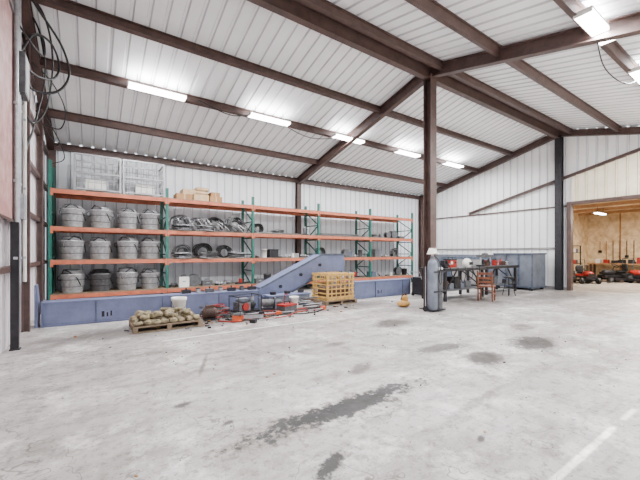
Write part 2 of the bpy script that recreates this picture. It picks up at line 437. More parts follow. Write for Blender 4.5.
def crate():
    mb=MB();W,Dp,H=1.1,0.9,1.05
    for x in (-W/2,W/2):
        for y in (-Dp/2,Dp/2): mb.b2((x-.022,y-.022,0),(x+.022,y+.022,H),'cage')
    for h in (0.06,H*0.5,H-.02):
        for y in (-Dp/2,Dp/2): mb.b2((-W/2,y-.018,h-.022),(W/2,y+.018,h+.022),'cage')
        for x in (-W/2,W/2): mb.b2((x-.018,-Dp/2,h-.02),(x+.018,Dp/2,h+.02),'cage')
    for i in range(1,7):
        x=-W/2+W*i/7
        for y in (-Dp/2,Dp/2): mb.cyl((x,y,.06),(x,y,H),0.010,'cage',n=5)
        mb.cyl((x,-Dp/2,.06),(x,Dp/2,.06),0.009,'cage',n=5)
    for i in range(1,5):
        y=-Dp/2+Dp*i/5
        for x in (-W/2,W/2): mb.cyl((x,y,.06),(x,y,H),0.009,'cage',n=5)
    for i in range(1,5):
        z=.06+(H-.06)*i/5
        for y in (-Dp/2,Dp/2): mb.cyl((-W/2,y,z),(W/2,y,z),0.008,'cage',n=5)
        for x in (-W/2,W/2): mb.cyl((x,-Dp/2,z),(x,Dp/2,z),0.008,'cage',n=5)
    mb.b2((-.3,-.25,.07),(.2,.25,.38),'white')
    return mb
o=crate().done('wire_mesh_crate',loc=(0.18,12.0,LV[3])); clone(o,(1.36,12.0,LV[3]),math.pi)
mb=MB()
for (x0,w,z0,h,k) in ((2.3,.5,0,.2,'card'),(2.84,.5,0,.22,'sack'),(3.38,.42,0,.2,'card'),(2.5,.4,.2,.16,'sack'),(3.42,.3,.2,.14,'card')):
    mb.b2((x0,11.6,LV[3]+z0),(x0+w,12.1,LV[3]+z0+h),k); mb.b2((x0+w*.45,11.597,LV[3]+z0),(x0+w*.55,11.6,LV[3]+z0+h),'sack')
mb.done('cardboard_boxes',bevel=.01)
mb=MB()
for i in range(2): mb.blob((3.1+.05*i,11.85,LV[3]+.22+.07+.125*i),(.5,.5,.15),'sack',n=14,m=8,e=.6,jit=.05)
mb.done('stacked_sacks')

# coils of hose / conduit: loose, uneven loops slumped against each other
def coil(R=0.33,layers=6,rad=6,r=0.013,ks=('hose','black','hose')):
    mb=MB()
    for i in range(layers):
        for j in range(rad):
            RR=R*random.uniform(.72,1.0)
            mb.ring((random.uniform(-.05,.05),(i-layers/2)*r*2.6,RR*.82+r+.02),RR,r,random.choice(ks),rot=(math.pi/2+random.uniform(-.16,.16),0,random.uniform(-.15,.15)),n=24,m=5,jit=random.uniform(.02,.07),sq=.84)
    # tie straps
    for a in (0.9,2.4): mb.ring((R*.85*math.cos(a),0,R*.8+R*.7*math.sin(a)),.075,.007,'white',rot=(0,math.pi/2-a,0),n=10,m=4)
    mb.smooth_tube([(.1,-.1,.1),(.25,-.15,.03),(.4,-.1,.02),(.5,-.16,.02)],r,ks[0])
    return mb
def lay(R=0.32,n=8,r=0.013,ks=('hose','galv','black')):
    mb=MB()
    for i in range(n):
        for j in range(5): mb.ring((random.uniform(-.08,.08),random.uniform(-.06,.06),r*1.2+i*r*2.2),R*random.uniform(.6,1),r,random.choice(ks),n=22,m=5,jit=.08)
    return mb
c1=coil(ks=('hose','black','hose')).done('hose_coil',loc=(4.35,11.85,LV[2]));c1.rotation_euler=(0,0,.25)
c3=coil(0.31,6,6,.014,('galv','hose','tubg')).done('conduit_coil',loc=(2.5,12.05,LV[2]));c3.rotation_euler=(0,0,-.2)
clone(c3,(3.0,12.15,LV[2]),.35,.9);clone(c1,(3.7,12.15,LV[2]),-.1,.95)
clone(c1,(4.1,12.3,LV[1]),.1,.8);clone(c3,(2.6,12.3,LV[1]),.2,.85)
l1=lay(.3).done('coiled_hose_flat',loc=(3.35,11.72,LV[1]))
clone(l1,(2.5,11.74,LV[1]),2,.9);clone(l1,(4.35,11.75,LV[1]),3,.9);clone(l1,(3.3,11.74,LV[2]),1,.95);clone(l1,(2.5,11.72,LV[2]),2.2,.9)
c2=coil(0.3,5,5,.013,('black','hose')).done('cable_coil',loc=(3.3,12.3,LV[1]));c2.rotation_euler=(0,0,.1)
clone(c2,(5.4,12.25,LV[2]),.3,.8);clone(l1,(6.2,12.05,LV[2]),.5,.8);clone(l1,(11.4,11.9,LV[2]),1,.8);clone(c2,(8.35,12.2,LV[1]),.2,.8);clone(c3,(13.0,12.2,LV[1]),.2,.8)
mb=MB()
for i in range(15):
    x=2.2+i*.16
    z=LV[2]
    mb.smooth_tube([(x,11.75,z+.2+random.uniform(0,.2)),(x+.12,11.6,z+.28+random.uniform(-.1,.2)),(x+.3,11.53,z+.14),(x+.45,11.6,z+.03),(x+.6,11.7,z+.04)],.015,random.choice(['hose','tubg','galv','black']),n=6)
mb.done('loose_hoses')
mb=MB()
for i in range(7): 
    y=11.6+i*.08; mb.cyl((7.95,y,LV[2]+.03),(10.3+random.uniform(-.3,.2),y,LV[2]+.03),.028,random.choice(['galv','grey','white']),n=8)
for i in range(5):
    y=11.63+i*.08; mb.cyl((8.0,y,LV[2]+.085),(10.1+random.uniform(-.3,.2),y,LV[2]+.085),.028,random.choice(['galv','grey','dsteel']),n=8)
mb.done('pipe_bundle')
mb=MB()
for i in range(6): mb.cyl((5.0,11.56+i*.055,LV[2]+.025),(6.9+random.uniform(-.3,.3),11.56+i*.055,LV[2]+.025),.024,random.choice(['galv','hose','dsteel']),n=8)
mb.done('steel_rod_bundle')

def clutter(x0,x1,z,dens,names,hs=1.0):
    kinds=['box','case','bucket','reel','jack','can','fit','fit']
    mb=MB();x=x0
    while x<x1-.25:
        k=random.choice(kinds);w=random.uniform(.18,.42);h=random.uniform(.12,.36)*hs;y=random.uniform(11.65,11.85)
        cx=x+w/2;col=random.choice(['grey','dsteel','galv','card','dsteel','blue2','black','galv','white','grey','greyb','dsteel'])
        if k in('box',):
            mb.b2((x,y-.12,z),(x+w,y+.25,z+h),col); mb.b2((x-.01,y-.13,z+h-.03),(x+w+.01,y+.26,z+h+.01),col)
        elif k=='case':
            mb.b2((x,y-.1,z),(x+w,y+.1,z+h*.8),col); mb.tube([(cx-.07,y,z+h*.8),(cx-.07,y,z+h*.8+.05),(cx+.07,y,z+h*.8+.05),(cx+.07,y,z+h*.8)],.01,'black')
            mb.b2((cx-.05,y-.12,z+h*.4),(cx+.05,y-.1,z+h*.5),'galv')
        elif k=='bucket':
            r=min(w/2,.15);mb.lathe([(r*.85,0),(r,.3),(r*1.05,.3),(r*1.05,.33),(r*.92,.33),(r*.9,.28)],(cx,y,z),random.choice(['white','grey','grey','black']))
        elif k=='reel':
            R=min(w/2,.2);mb.cyl((cx,y-.1,z+R),(cx,y-.08,z+R),R,'grey',n=20);mb.cyl((cx,y+.1,z+R),(cx,y+.12,z+R),R,'grey',n=20);mb.cyl((cx,y-.08,z+R),(cx,y+.1,z+R),R*.75,'black',n=18)
        elif k=='jack':
            mb.b2((x,y-.1,z),(x+w,y+.1,z+.05),'dsteel');mb.cyl((cx,y,z+.05),(cx,y,z+h),.06,random.choice(['red','grey']));mb.cyl((cx,y,z+h),(cx,y,z+h+.07),.03,'galv');mb.cyl((cx,y,z+h*.6),(cx+w*.5,y-.05,z+h*.9),.012,'black',n=6)
        elif k=='can':
            for q in range(3): mb.cyl((x+.06+q*.11,y,z),(x+.06+q*.11,y,z+.17),.05,random.choice(['red','white','grey','galv','blue2']),n=12);w=.36
        else:
            for q in range(6):
                px=x+random.uniform(.05,w);py=y+random.uniform(-.05,.2);mb.ring((px,py,z+.035+.0*q),.05,.03,random.choice(['galv','dsteel','hose']),n=12);
                mb.cyl((px,py,z),(px+.03,py+.1,z+.1),.03,'galv',n=8)
        x+=w+random.uniform(.03,.2)/dens
    return mb.done(names)
clutter(5.05,7.6,LV[1],2.5,'assorted_tools')
clutter(7.95,8.6,LV[0],1,'assorted_parts')
clutter(8.8,10.5,LV[1],2.5,'assorted_tools')
clutter(10.85,12.7,LV[1],2.5,'assorted_parts')
clutter(11.9,13.4,LV[2],1.0,'assorted_parts',.7)
clutter(7.1,7.65,LV[2],1.0,'assorted_parts')
clutter(2.15,4.75,LV[0],3,'assorted_parts',1.2)
clutter(5.05,7.6,LV[0],2.5,'assorted_tools',1.2)
clutter(8.7,10.5,LV[0],2,'assorted_tools')
clutter(10.85,13.4,LV[0],2,'assorted_parts')

# ------------------------------------------------------------------ blue steel
def boxbeam(name,p,q,w=0.34,h=0.54):
    p=Vector(p);q=Vector(q);mb=MB();L_=(q-p).length
    mb.b2((0,0,0.03),(L_,w,h-.03),'blue')
    mb.b2((-.0,-.03,0),(L_,w+.03,.03),'blue');mb.b2((0,-.03,h-.03),(L_,w+.03,h),'blue')
    x=0.9
    while x<L_-.3: mb.b2((x-.006,-.022,.03),(x+.006,0,h-.03),'blue2'); x+=1.3
    mb.b2((-.02,-.04,0),(0,w+.04,h+.02),'blue');mb.b2((L_,-.04,0),(L_+.02,w+.04,h+.02),'blue')
    mb.b2((1.0,-.004,.12),(1.05,0,.24),'black');mb.b2((1.09,-.004,.12),(1.12,0,.21),'black');mb.b2((1.16,-.004,.13),(1.19,0,.24),'black')
    a=math.atan2(q.y-p.y,q.x-p.x)
    return mb.done(name,loc=(p.x,p.y,0),rotz=a,bevel=.006)
boxbeam('steel_box_beam',(-.8,8.72,0),(3.75,8.42,0),.34,.50)
boxbeam('steel_box_beam',(7.05,8.32,0),(9.6,8.25,0),.34,.56)
mb=MB(); mb.prism([(0,0),(.06,0),(.06,.5),(.03,.85),(0,.85)],0,.3,'blue'); mb.done('steel_fin',loc=(-.93,8.75,0))
mb=MB()
side=[(3.95,0),(3.95,.5),(6.1,1.47),(7.0,1.47),(7.0,.92),(6.25,.88),(4.95,.3),(4.95,0)]
mb.prism(side,8.78,8.82,'blue'); mb.prism(side,9.26,9.30,'blue')
mb.beam((3.97,9.04,.5),(6.1,9.04,1.43),.46,.03,'blue'); mb.b2((6.1,8.81,1.42),(7.0,9.27,1.45),'blue')
mb.b2((6.85,8.82,0),(6.95,8.9,.95),'blue');mb.b2((6.85,9.18,0),(6.95,9.26,.95),'blue')
mb.beam((4.0,8.765,.52),(6.1,8.765,1.46),.03,.05,'blue2');mb.b2((6.1,8.75,1.42),(7.0,8.78,1.48),'blue2')
mb.beam((4.9,8.765,.30),(6.25,8.765,.90),.03,.05,'blue2')
for x,z in ((4.6,.52),(5.3,.84),(6.0,1.12)): mb.cyl((x,8.75,z),(x,8.78,z),.05,'dsteel')
mb.done('steel_chute',bevel=.004)
mb=MB()
mb.b2((4.0,8.28,0),(5.3,8.62,.3),'greyb');mb.b2((3.98,8.24,.3),(5.32,8.66,.34),'blue'); 
for x in (4.2,4.65,5.1): mb.cyl((x,8.45,.34),(x,8.45,.42),.09,'dsteel')
mb.done('steel_skid_box',bevel=.006)

# ------------------------------------------------------------------ floor items
def pallet(mb,x0,x1,y0,y1,k='wood'):
    w=(y1-y0)
    for x in (x0,(x0+x1)/2-.04,x1-.08):
        mb.b2((x,y0,.02),(x+.08,y1,.10),k)
    n=3
    for i in range(n): y=y0+i*(w-.1)/(n-1);mb.b2((x0,y,0),(x1,y+.1,.02),k)
    n=7
    for i in range(n): y=y0+i*(w-.1)/(n-1);mb.b2((x0,y,.10),(x1,y+.1,.125),k)
mb=MB();pallet(mb,.65,1.9,7.05,7.95);mb.done('wooden_pallet',rotz=0)
mb=MB()
for i in range(8):
    for j in range(6):
        mb.blob((.74+i*.152,7.13+j*.148,.125+.045),(.18+random.uniform(-.05,.04),.17,.10+random.uniform(-.03,.03)),'stone',n=8,m=5,e=.9,jit=.2,rot=(0,0,random.uniform(-.9,.9)))
for i in range(40):
    mb.blob((random.uniform(.8,1.7),random.uniform(7.2,7.85),.125+.12+random.uniform(0,.06)),(random.uniform(.1,.24),.16,.09),'stone',n=8,m=5,e=.9,jit=.2,rot=(random.uniform(-.3,.3),0,random.uniform(-.9,.9)))
mb.done('stone_pile')
def bucket(name,loc,k,r=.16,h=.42):
    mb=MB();mb.lathe([(r*.85,0),(r*.98,h*.85),(r*1.06,h*.86),(r*1.06,h),(r*.96,h),(r*.92,h*.85),(r*.8,.06)],(0,0,0),k,20)
    mb.tube([(-r*1.06,0,h*.85),(-r*.8,-r*.6,h*.55),(0,-r*1.15,h*.45),(r*.8,-r*.6,h*.55),(r*1.06,0,h*.85)],.006,'dsteel')
    return mb.done(name,loc=loc)
bucket('plastic_bucket',(1.68,8.2,0),'white',.16,.48)
bucket('plastic_bucket',(4.5,7.8,0),'white',.12,.34)
mb=MB();mb.lathe([(.07,0),(.12,.02),(.12,.26),(.10,.30),(.03,.31),(.03,.37)],(2.05,7.6,.15),'brownw',16,'x')
for i in range(7): mb.ring((2.1+i*.03,7.6,.15),.123,.006,'dsteel',rot=(0,math.pi/2,0),n=16,m=4)
mb.b2((2.08,7.5,0),(2.34,7.7,.04),'dsteel');mb.b2((2.12,7.56,.25),(2.28,7.64,.33),'brownw');mb.done('electric_motor')

def engine():
    mb=MB()
    for y in (-.22,.22): mb.tube([(-.33,y,.03),(-.33,y,.44),(.33,y,.44),(.33,y,.03),(-.33,y,.03)],.014,'dsteel')
    for x in (-.33,.33): mb.tube([(x,-.22,.44),(x,.22,.44)],.014,'dsteel');mb.b2((x-.02,-.22,.0),(x+.02,.22,.04),'dsteel')
    mb.b2((-.3,-.18,.04),(.3,.18,.07),'dsteel')
    mb.b2((-.26,-.14,.07),(.06,.14,.28),'grey');mb.blob((-.1,0,.34),(.30,.26,.13),'greyb');mb.lathe([(.05,0),(.13,.02),(.13,.14),(.06,.18),(.05,.22)],(.06,0,.19),'black',16,'x')
    mb.cyl((-.1,-.15,.18),(-.1,-.19,.18),.09,'red',n=16);mb.cyl((.2,0,.28),(.2,0,.40),.045,'galv')
    for i in range(5): mb.b2((-.26,-.15,.11+i*.033),(.06,.15,.115+i*.033),'galv')
    return mb
engine().done('engine_pump',loc=(3.2,7.98,0),rotz=.2)
def winch():
    mb=MB();mb.b2((-.3,-.18,0),(.3,.18,.05),'dsteel')
    for x in (-.2,.2): mb.prism([(x-.02,.05),(x+.02,.05),(x+.02,.34),(x-.02,.34)],-.12,.12,'greyb')
    mb.cyl((-.18,0,.2),(.18,0,.2),.1,'hose');
    for x in (-.17,.17): mb.cyl((x-.01,0,.2),(x+.01,0,.2),.15,'dsteel',n=18)
    mb.cyl((.22,0,.2),(.36,0,.2),.07,'grey');mb.tube([(.36,0,.2),(.44,0,.2),(.44,-.1,.42),(.52,-.1,.42)],.013,'red')
    return mb
winch().done('cable_winch',loc=(3.8,7.98,0),rotz=-.3)
mb=MB();mb.b2((-.12,-.07,0),(.12,.07,.12),'orangeR');mb.blob((0,0,.13),(.24,.14,.1),'grey');mb.tube([(-.1,0,.16),(-.22,0,.18),(-.26,0,.1),(-.2,0,.03),(-.1,0,.03)],.015,'black')
mb.tube([(.04,-.09,.1),(.05,-.09,.2),(.05,.09,.2),(.04,.09,.1)],.012,'black');mb.b2((.12,-.008,.04),(.55,.008,.12),'galv');mb.tube([(.12,0,.03),(.5,0,.03),(.57,0,.08),(.5,0,.13),(.12,0,.13)],.009,'black')
mb.done('chainsaw',loc=(2.7,7.15,0),rotz=-.4)
mb=MB()
for i in range(20):
    R=random.uniform(.08,.26)
    mb.ring((random.uniform(-.18,.18),random.uniform(-.08,.08),.02+i*.011),R,.013,random.choice(['dsteel','black','galv','red','hose']),n=18,jit=.12)
mb.done('chain_pile',loc=(2.45,8.08,0))
def toolpile(name,loc,n,L0,L1,spread):
    mb=MB()
    for i in range(n):
        a=random.uniform(-1,1.2);L_=random.uniform(L0,L1);ox=random.uniform(-spread,spread);oy=random.uniform(-.15,.15);k=random.choice(['red','dsteel','red','galv','brownw','dsteel','orangeR','black'])
        z=.02+(i%4)*.014
        mb.cyl((ox-L_*math.cos(a),oy-L_*math.sin(a)*.5,z),(ox+L_*math.cos(a),oy+L_*math.sin(a)*.5,z),.014,k,n=8)
        if i%2: mb.box((ox+L_*math.cos(a),oy+L_*math.sin(a)*.5,.04),(.13,.1,.08),random.choice(['dsteel','red','orangeR','grey']),rot=(0,0,a))
    return mb.done(name,loc=loc)
toolpile('hand_tools_pile',(3.5,7.45,0),12,.2,.42,.4)
toolpile('hand_tools_pile',(2.6,7.62,0),8,.15,.3,.2)
toolpile('wrench_pile',(4.75,7.35,0),8,.15,.3,.3)
toolpile('scrap_tools_pile',(3.0,6.95,0),5,.1,.25,.3)
mb=MB()
mb.smooth_tube([(2.3,7.3,.015),(2.6,7.0,.015),(3.1,7.15,.015),(3.4,6.9,.015),(3.9,7.0,.015),(4.2,7.25,.015)],.014,'red')
mb.smooth_tube([(3.0,7.7,.015),(3.3,7.2,.015),(3.9,7.2,.015),(4.4,7.0,.015),(5.0,7.2,.015),(5.2,7.5,.015)],.014,'black')
mb.done('air_hoses')
mb=MB()
mb.b2((-.22,-.14,0),(.22,.14,.17),'grey');mb.b2((-.23,-.15,.17),(.23,.15,.21),'red');mb.tube([(-.1,0,.21),(-.1,0,.27),(.1,0,.27),(.1,0,.21)],.012,'black')
mb.done('tool_box',loc=(4.12,7.5,0),rotz=.3,bevel=.005)
mb=MB()
for i in range(12):
    a=random.uniform(-.5,.5);x=random.uniform(-.25,.25);y=random.uniform(-.15,.15)
    mb.cyl((x-.25*math.cos(a),y-.25*math.sin(a),.02+.02*i),(x+.25*math.cos(a),y+.25*math.sin(a),.03+.02*i),.018,random.choice(['galv','dsteel','grey','brownw']),n=7)
mb.done('scrap_metal_pile',loc=(4.95,7.95,0))
mb=MB()
for i in range(7):
    x=i*.28;k=random.choice(['dsteel','galv','grey','red'])
    if i%2: mb.cyl((x,0,0),(x,0,.1),.06,k);mb.ring((x,0,.11),.05,.012,'dsteel',n=12)
    else: mb.b2((x-.1,-.07,0),(x+.1,.07,.09),k);mb.cyl((x,0,.09),(x,0,.14),.02,'black')
mb.done('machine_parts',loc=(1.95,8.70,.502),rotz=-.066)

mb=MB();pallet(mb,5.5,6.65,7.72,8.62);mb.done('wooden_pallet')
mb=MB();x0,x1,y0,y1,z0,z1=5.58,6.56,7.78,8.55,.125,.90
mb.b2((x0,y0,z0),(x1,y1,z0+.03),'crate')
for x in (x0,x1-.06):
    for y in (y0,y1-.06): mb.b2((x,y,z0+.03),(x+.06,y+.06,z1),'crate')
for i in range(6):
    z=z0+.05+i*.13;hh=.06 if i in (0,5) else .035
    for y in (y0-.015,y1): mb.b2((x0-.015,y,z),(x1+.015,y+.015,z+hh),'crate')
    for x in (x0-.015,x1): mb.b2((x,y0,z),(x+.015,y1,z+hh),'crate')
for i in range(5):
    x=x0+.13+i*.16
    for y in (y0-.025,y1+.015): mb.b2((x,y,z0),(x+.035,y+.01,z1),'crate')
mb.b2((x0+.12,y0+.12,z0+.03),(x1-.12,y1-.1,z0+.35),'brownw')
mb.b2((x0-.02,y0-.02,z1-.03),(x1+.02,y0+.08,z1),'crate');mb.b2((x0-.02,y1-.08,z1-.03),(x1+.02,y1+.02,z1),'crate');mb.b2((x0-.02,y0+.3,z1-.03),(x1+.02,y0+.4,z1),'crate')
mb.done('slatted_wooden_crate',bevel=.003)

mb=MB();mb.blob((0,0,.09),(.40,.32,.18),'tan',n=14,m=9,e=.8,jit=.12);mb.blob((.08,.02,.22),(.22,.2,.2),'tan',n=12,m=8,e=.9,jit=.12)
mb.tube([(-.1,0,.2),(-.05,0,.32),(.08,0,.36),(.16,0,.26)],.015,'brownw');mb.done('canvas_bag',loc=(7.2,6.4,0))

# gas cylinders on a slim wheeled stand at the column
mb=MB()
def gcyl(x,y,r,h,k):
    mb.lathe([(r*.92,0),(r,.03),(r,h*.84),(r*.8,h*.91),(r*.4,h*.95),(r*.35,h)],(x,y,.06),k,20)
    mb.cyl((x,y,.06+h),(x,y,.06+h+.05),.03,'galv')
gcyl(7.22,5.45,.125,1.36,'greyb');gcyl(7.48,5.45,.095,1.0,'grey')
mb.b2((7.09,5.32,.03),(7.59,5.58,.06),'dsteel')
for z in (.5,1.0): mb.b2((7.1,5.305,z),(7.58,5.315,z+.04),'dsteel')
for x in (7.1,7.58): mb.tube([(x,5.57,.06),(x,5.57,1.15)],.012,'galv')
for x in (7.07,7.6): mb.cyl((x-.015,5.55,.07),(x+.015,5.55,.07),.07,'black',n=16)
mb.smooth_tube([(7.22,5.45,1.46),(7.32,5.33,1.3),(7.4,5.30,.9),(7.34,5.29,.7),(7.26,5.29,.9),(7.34,5.30,1.1)],.01,'black')
mb.cyl((7.48,5.38,1.1),(7.48,5.35,1.1),.035,'galv');mb.done('gas_cylinder_cart')
mb=MB();mb.lathe([(.145,0),(.14,.01),(.125,.02),(.115,.08),(.085,.125),(.04,.145),(.01,.15)],(0,0,0),'white',20);mb.blob((0,-.13,.012),(.19,.12,.02),'white');mb.b2((-.015,-.11,.06),(.015,.1,.155),'white');mb.done('hard_hat',loc=(7.22,5.45,1.472))

# workbenches
def bench(name,loc,L_=2.2,W=.9,H=1.02):
    mb=MB();mb.b2((0,0,H-.09),(L_,W,H),'dsteel')
    for x in (.08,L_-.16):
        for y in (.05,W-.13): mb.b2((x,y,0),(x+.08,y+.08,H-.09),'dsteel')
        mb.b2((x,.05,.25),(x+.08,W-.05,.31),'dsteel')
        mb.beam((x+.04,.09,.35),(x+.04,W-.1,H-.12),.03,.04,'dsteel')
    mb.b2((.1,.06,.31),(L_-.1,W-.06,.34),'grey');mb.beam((.12,.09,.3),(.7,.09,H-.1),.03,.04,'dsteel');mb.beam((L_-.12,.09,.3),(L_-.7,.09,H-.1),.03,.04,'dsteel')
    x=.3
    while x<L_-.55:
        w=random.uniform(.15,.35);mb.b2((x,.25,.34),(x+w,.6,.34+random.uniform(.12,.38)),random.choice(['dsteel','grey','black','brownw','greyb']));x+=w+.06
    return mb.done(name,loc=loc,bevel=.004)
bench('welding_table',(8.9,6.25,0),2.3,1.0);bench('work_bench',(11.6,6.45,0),2.3,.9)
mb=MB();mb.cyl((0,0,0),(0,0,.05),.1,'dsteel');mb.b2((-.1,-.07,.05),(.1,.07,.14),'dsteel');mb.b2((-.16,-.07,.1),(-.1,.07,.24),'dsteel');mb.b2((.0,-.07,.1),(.06,.07,.24),'dsteel');mb.cyl((.06,0,.12),(.26,0,.12),.018,'galv');mb.cyl((.26,-.1,.12),(.26,.1,.12),.01,'galv');mb.done('bench_vise',loc=(9.25,6.5,1.02))
mb=MB();mb.b2((-.18,-.12,0),(.18,.12,.26),'red');mb.b2((-.19,-.13,.24),(.19,.13,.28),'dsteel');mb.tube([(-.12,0,.28),(-.12,0,.34),(.12,0,.34),(.12,0,.28)],.014,'black');mb.cyl((-.1,-.12,.16),(-.1,-.14,.16),.05,'white');mb.cyl((.1,-.12,.16),(.1,-.14,.16),.03,'black');mb.done('welding_machine',loc=(9.95,6.8,1.02))
mb=MB();mb.lathe([(.11,0),(.15,.08),(.14,.2),(.08,.28),(.02,.3)],(0,0,0),'white',16);mb.b2((-.08,-.17,.08),(.08,-.13,.18),'black');mb.done('welding_helmet',loc=(10.6,6.6,1.02))
bucket('plastic_bucket',(10.35,6.95,1.02),'white',.1,.22)
mb=MB()
for i in range(12):
    x=-.9+i*.16;y=random.uniform(-.2,.2);k=random.choice(['red','dsteel','galv','dsteel','grey','brownw','black'])
    if i%2: mb.b2((x,y,0),(x+.2,y+.1,.1+random.random()*.12),k);mb.cyl((x+.18,y+.05,.07),(x+.32,y+.05,.1),.02,'black')
    else: mb.cyl((x,y,0),(x,y,.22),.05,k);mb.cyl((x,y,.22),(x,y,.26),.02,'dsteel')
mb.done('power_tools',loc=(12.9,6.9,1.02))
mb=MB();mb.cyl((0,0,0),(0,0,.05),.16,'dsteel');mb.cyl((0,0,.05),(0,0,.42),.04,'galv');mb.b2((-.1,-.1,.32),(.75,.1,.42),'grey');mb.lathe([(.07,0),(.09,.02),(.09,.2),(.05,.23)],(.2,0,.40),'grey',14,'x');mb.cyl((.68,0,.32),(.68,0,.16),.025,'galv');mb.done('radial_drill',loc=(11.85,6.85,1.02))
mb=MB()
for i in range(4): mb.smooth_tube([(9.1+i*.4,6.22,1.05),(9.15+i*.4,6.18,.8),(9.3+i*.4,6.17,.45+.1*i),(9.45+i*.4,6.18,.8),(9.5+i*.4,6.22,1.04)],.014,'black')
mb.done('welding_leads')
mb=MB();mb.b2((-.3,-.22,.12),(.3,.22,.6),'dsteel');mb.b2((-.31,-.23,.6),(.31,.23,.66),'black')
for x in(-.25,.25): 
    for y in (-.22,.22): mb.cyl((x,y-.02,.07),(x,y+.02,.07),.07,'black',n=14)
    mb.b2((x-.03,-.2,.06),(x+.03,.2,.12),'dsteel')
mb.tube([(-.3,-.2,.6),(-.42,-.2,.85),(-.42,.2,.85),(-.3,.2,.6)],.015,'galv');mb.cyl((0,-.22,.4),(0,-.24,.4),.08,'grey');mb.done('wire_feeder_cart',loc=(9.6,7.65,0))

def chair(name,loc,rz):
    mb=MB();k='chairw'
    for x in(-.2,.2): mb.b2((x-.02,-.22,0),(x+.02,-.18,.44),k);mb.beam((x,.2,0),(x,.27,.95),.04,.045,k)
    mb.b2((-.23,-.24,.44),(.23,.24,.48),k)
    for z in (.6,.72,.86): mb.beam((-.2,.235,z),(.2,.235,z),.02,.07,k)
    for x in(-.2,.2): mb.b2((x-.012,-.2,.2),(x+.012,.2,.23),k)
    mb.b2((-.2,-.21,.28),(.2,-.19,.31),k)
    return mb.done(name,loc=loc,rotz=rz,bevel=.004)
chair('wooden_chair',(10.3,5.75,0),1.9)
mb=MB();mb.cyl((0,0,.62),(0,0,.66),.17,'black',n=20)
for a in range(4):
    t=a*math.pi/2+.4;mb.cyl((.08*math.cos(t),.08*math.sin(t),.62),(.2*math.cos(t),.2*math.sin(t),0),.014,'dsteel',n=8)
mb.ring((0,0,.25),.155,.01,'dsteel',n=18);mb.done('shop_stool',loc=(12.2,6.0,0))

mb=MB();mb.b2((14.4,6.15,.1),(15.5,7.7,1.5),'greyb')
for y in (6.15,6.67,7.18,7.66): mb.b2((14.36,y,.1),(14.4,y+.05,1.5),'blue2')
for z in (.1,1.44): mb.b2((14.35,6.12,z),(15.52,7.73,z+.06),'blue2')
for x in (14.4,15.35):
    for y in(6.2,7.5): mb.b2((x,y,0),(x+.12,y+.12,.1),'dsteel')
mb.done('steel_bin',bevel=.005)
mb=MB()
for i,k in enumerate(('greyb','blue2','trim')):
    y0=8.1+i*.25;y1=12.0-i*.8;t=.03;xs0=15.38-.06*i;hz=1.42-.12*i
    vs=[(xs0,y0,0),(xs0+t,y0,0),(xs0+t,y1,0),(xs0,y1,0),(xs0+.3,y0,hz),(xs0+.3+t,y0,hz),(xs0+.3+t,y1,hz),(xs0+.3,y1,hz)]
    mb.add(vs,[(0,1,2,3),(4,5,6,7),(0,1,5,4),(1,2,6,5),(2,3,7,6),(3,0,4,7)],k)
mb.done('leaning_steel_sheets')

# ------------------------------------------------------------------ adjoining room contents
def mower(name,loc,rz,k='red',sc=.85):
    mb=MB()
    for x,r,w in ((-.45,.27,.22),(.55,.17,.13)):
        for y in (-.42,.42):
            mb.cyl((x,y-w/2,r),(x,y+w/2,r),r,'black',n=20);mb.cyl((x,y-w/2-.01,r),(x,y+w/2+.01,r),r*.5,'grey',n=14)
    mb.b2((-.7,-.28,.3),(.75,.28,.42),'dsteel')
    mb.blob((.35,0,.55),(.7,.42,.32),k,n=14,m=8,e=.7,jit=0)
    mb.b2((.70,-.15,.45),(.74,.15,.58),'black')
    mb.b2((-.35,-.55,.12),(.4,.55,.24),'dsteel');mb.b2((-.7,-.35,.42),(-.15,.35,.52),k)
    mb.blob((-.35,0,.60),(.45,.46,.14),'black',n=12,m=7,e=.6,jit=0);mb.blob((-.57,0,.82),(.12,.44,.46),'black',n=12,m=7,e=.6,jit=0)
    mb.cyl((.15,0,.65),(-.02,0,.92),.02,'black');mb.ring((-.03,0,.93),.17,.016,'black',rot=(0,-.6,0),n=20)
    mb.tube([(-.7,-.36,.5),(-.75,-.36,1.35),(-.75,.36,1.35),(-.7,.36,.5)],.025,'dsteel')
    o=mb.done(name,loc=loc,rotz=rz);o.scale=(sc,)*3;return o
mower('riding_mower',(20.4,6.35,0),3.9);mower('riding_mower',(22.4,5.7,0),2.5,'dsteel',.9);mower('riding_mower',(22.6,4.6,0),1.2,'red',.9)
mb=MB()
for x in (20.2,22.4):
    for y in(7.15,7.5): mb.b2((x,y,0),(x+.05,y+.05,1.9),'dsteel')
for z in (.3,.9,1.5,1.88): mb.b2((20.2,7.13,z),(22.45,7.55,z+.03),'dsteel')
for z in (.33,.93,1.53):
    x=20.3
    while x<22.1:
        w=random.uniform(.15,.35);mb.b2((x,7.2,z),(x+w,7.45,z+random.uniform(.15,.35)),random.choice(['red','card','grey','black','white','blue2']));x+=w+.08
mb.done('storage_shelf')
mb=MB()
for y in (4.6,7.2):
    for x in (24.2,24.82): mb.b2((x,y,.0),(x+.08,y+.1,.85),'brownw')
mb.b2((24.15,4.5,.85),(24.9,7.4,.92),'card')
for i in range(7): y=4.7+i*.36;mb.b2((24.4,y,.92),(24.7,y+.22,1.0+random.random()*.3),random.choice(['red','black','grey','white','dsteel']))
mb.done('wood_workbench')
mb=MB()
for i in range(9):
    y=4.6+i*.3;L_=random.uniform(.5,1.2);mb.cyl((24.9,y,2.2-L_),(24.9,y,2.2),.018,random.choice(['brownw','dsteel','card']),n=7);mb.b2((24.87,y-.08,2.2-L_-.15),(24.93,y+.08,2.2-L_),'dsteel')
mb.done('hanging_garden_tools')
mb=MB()
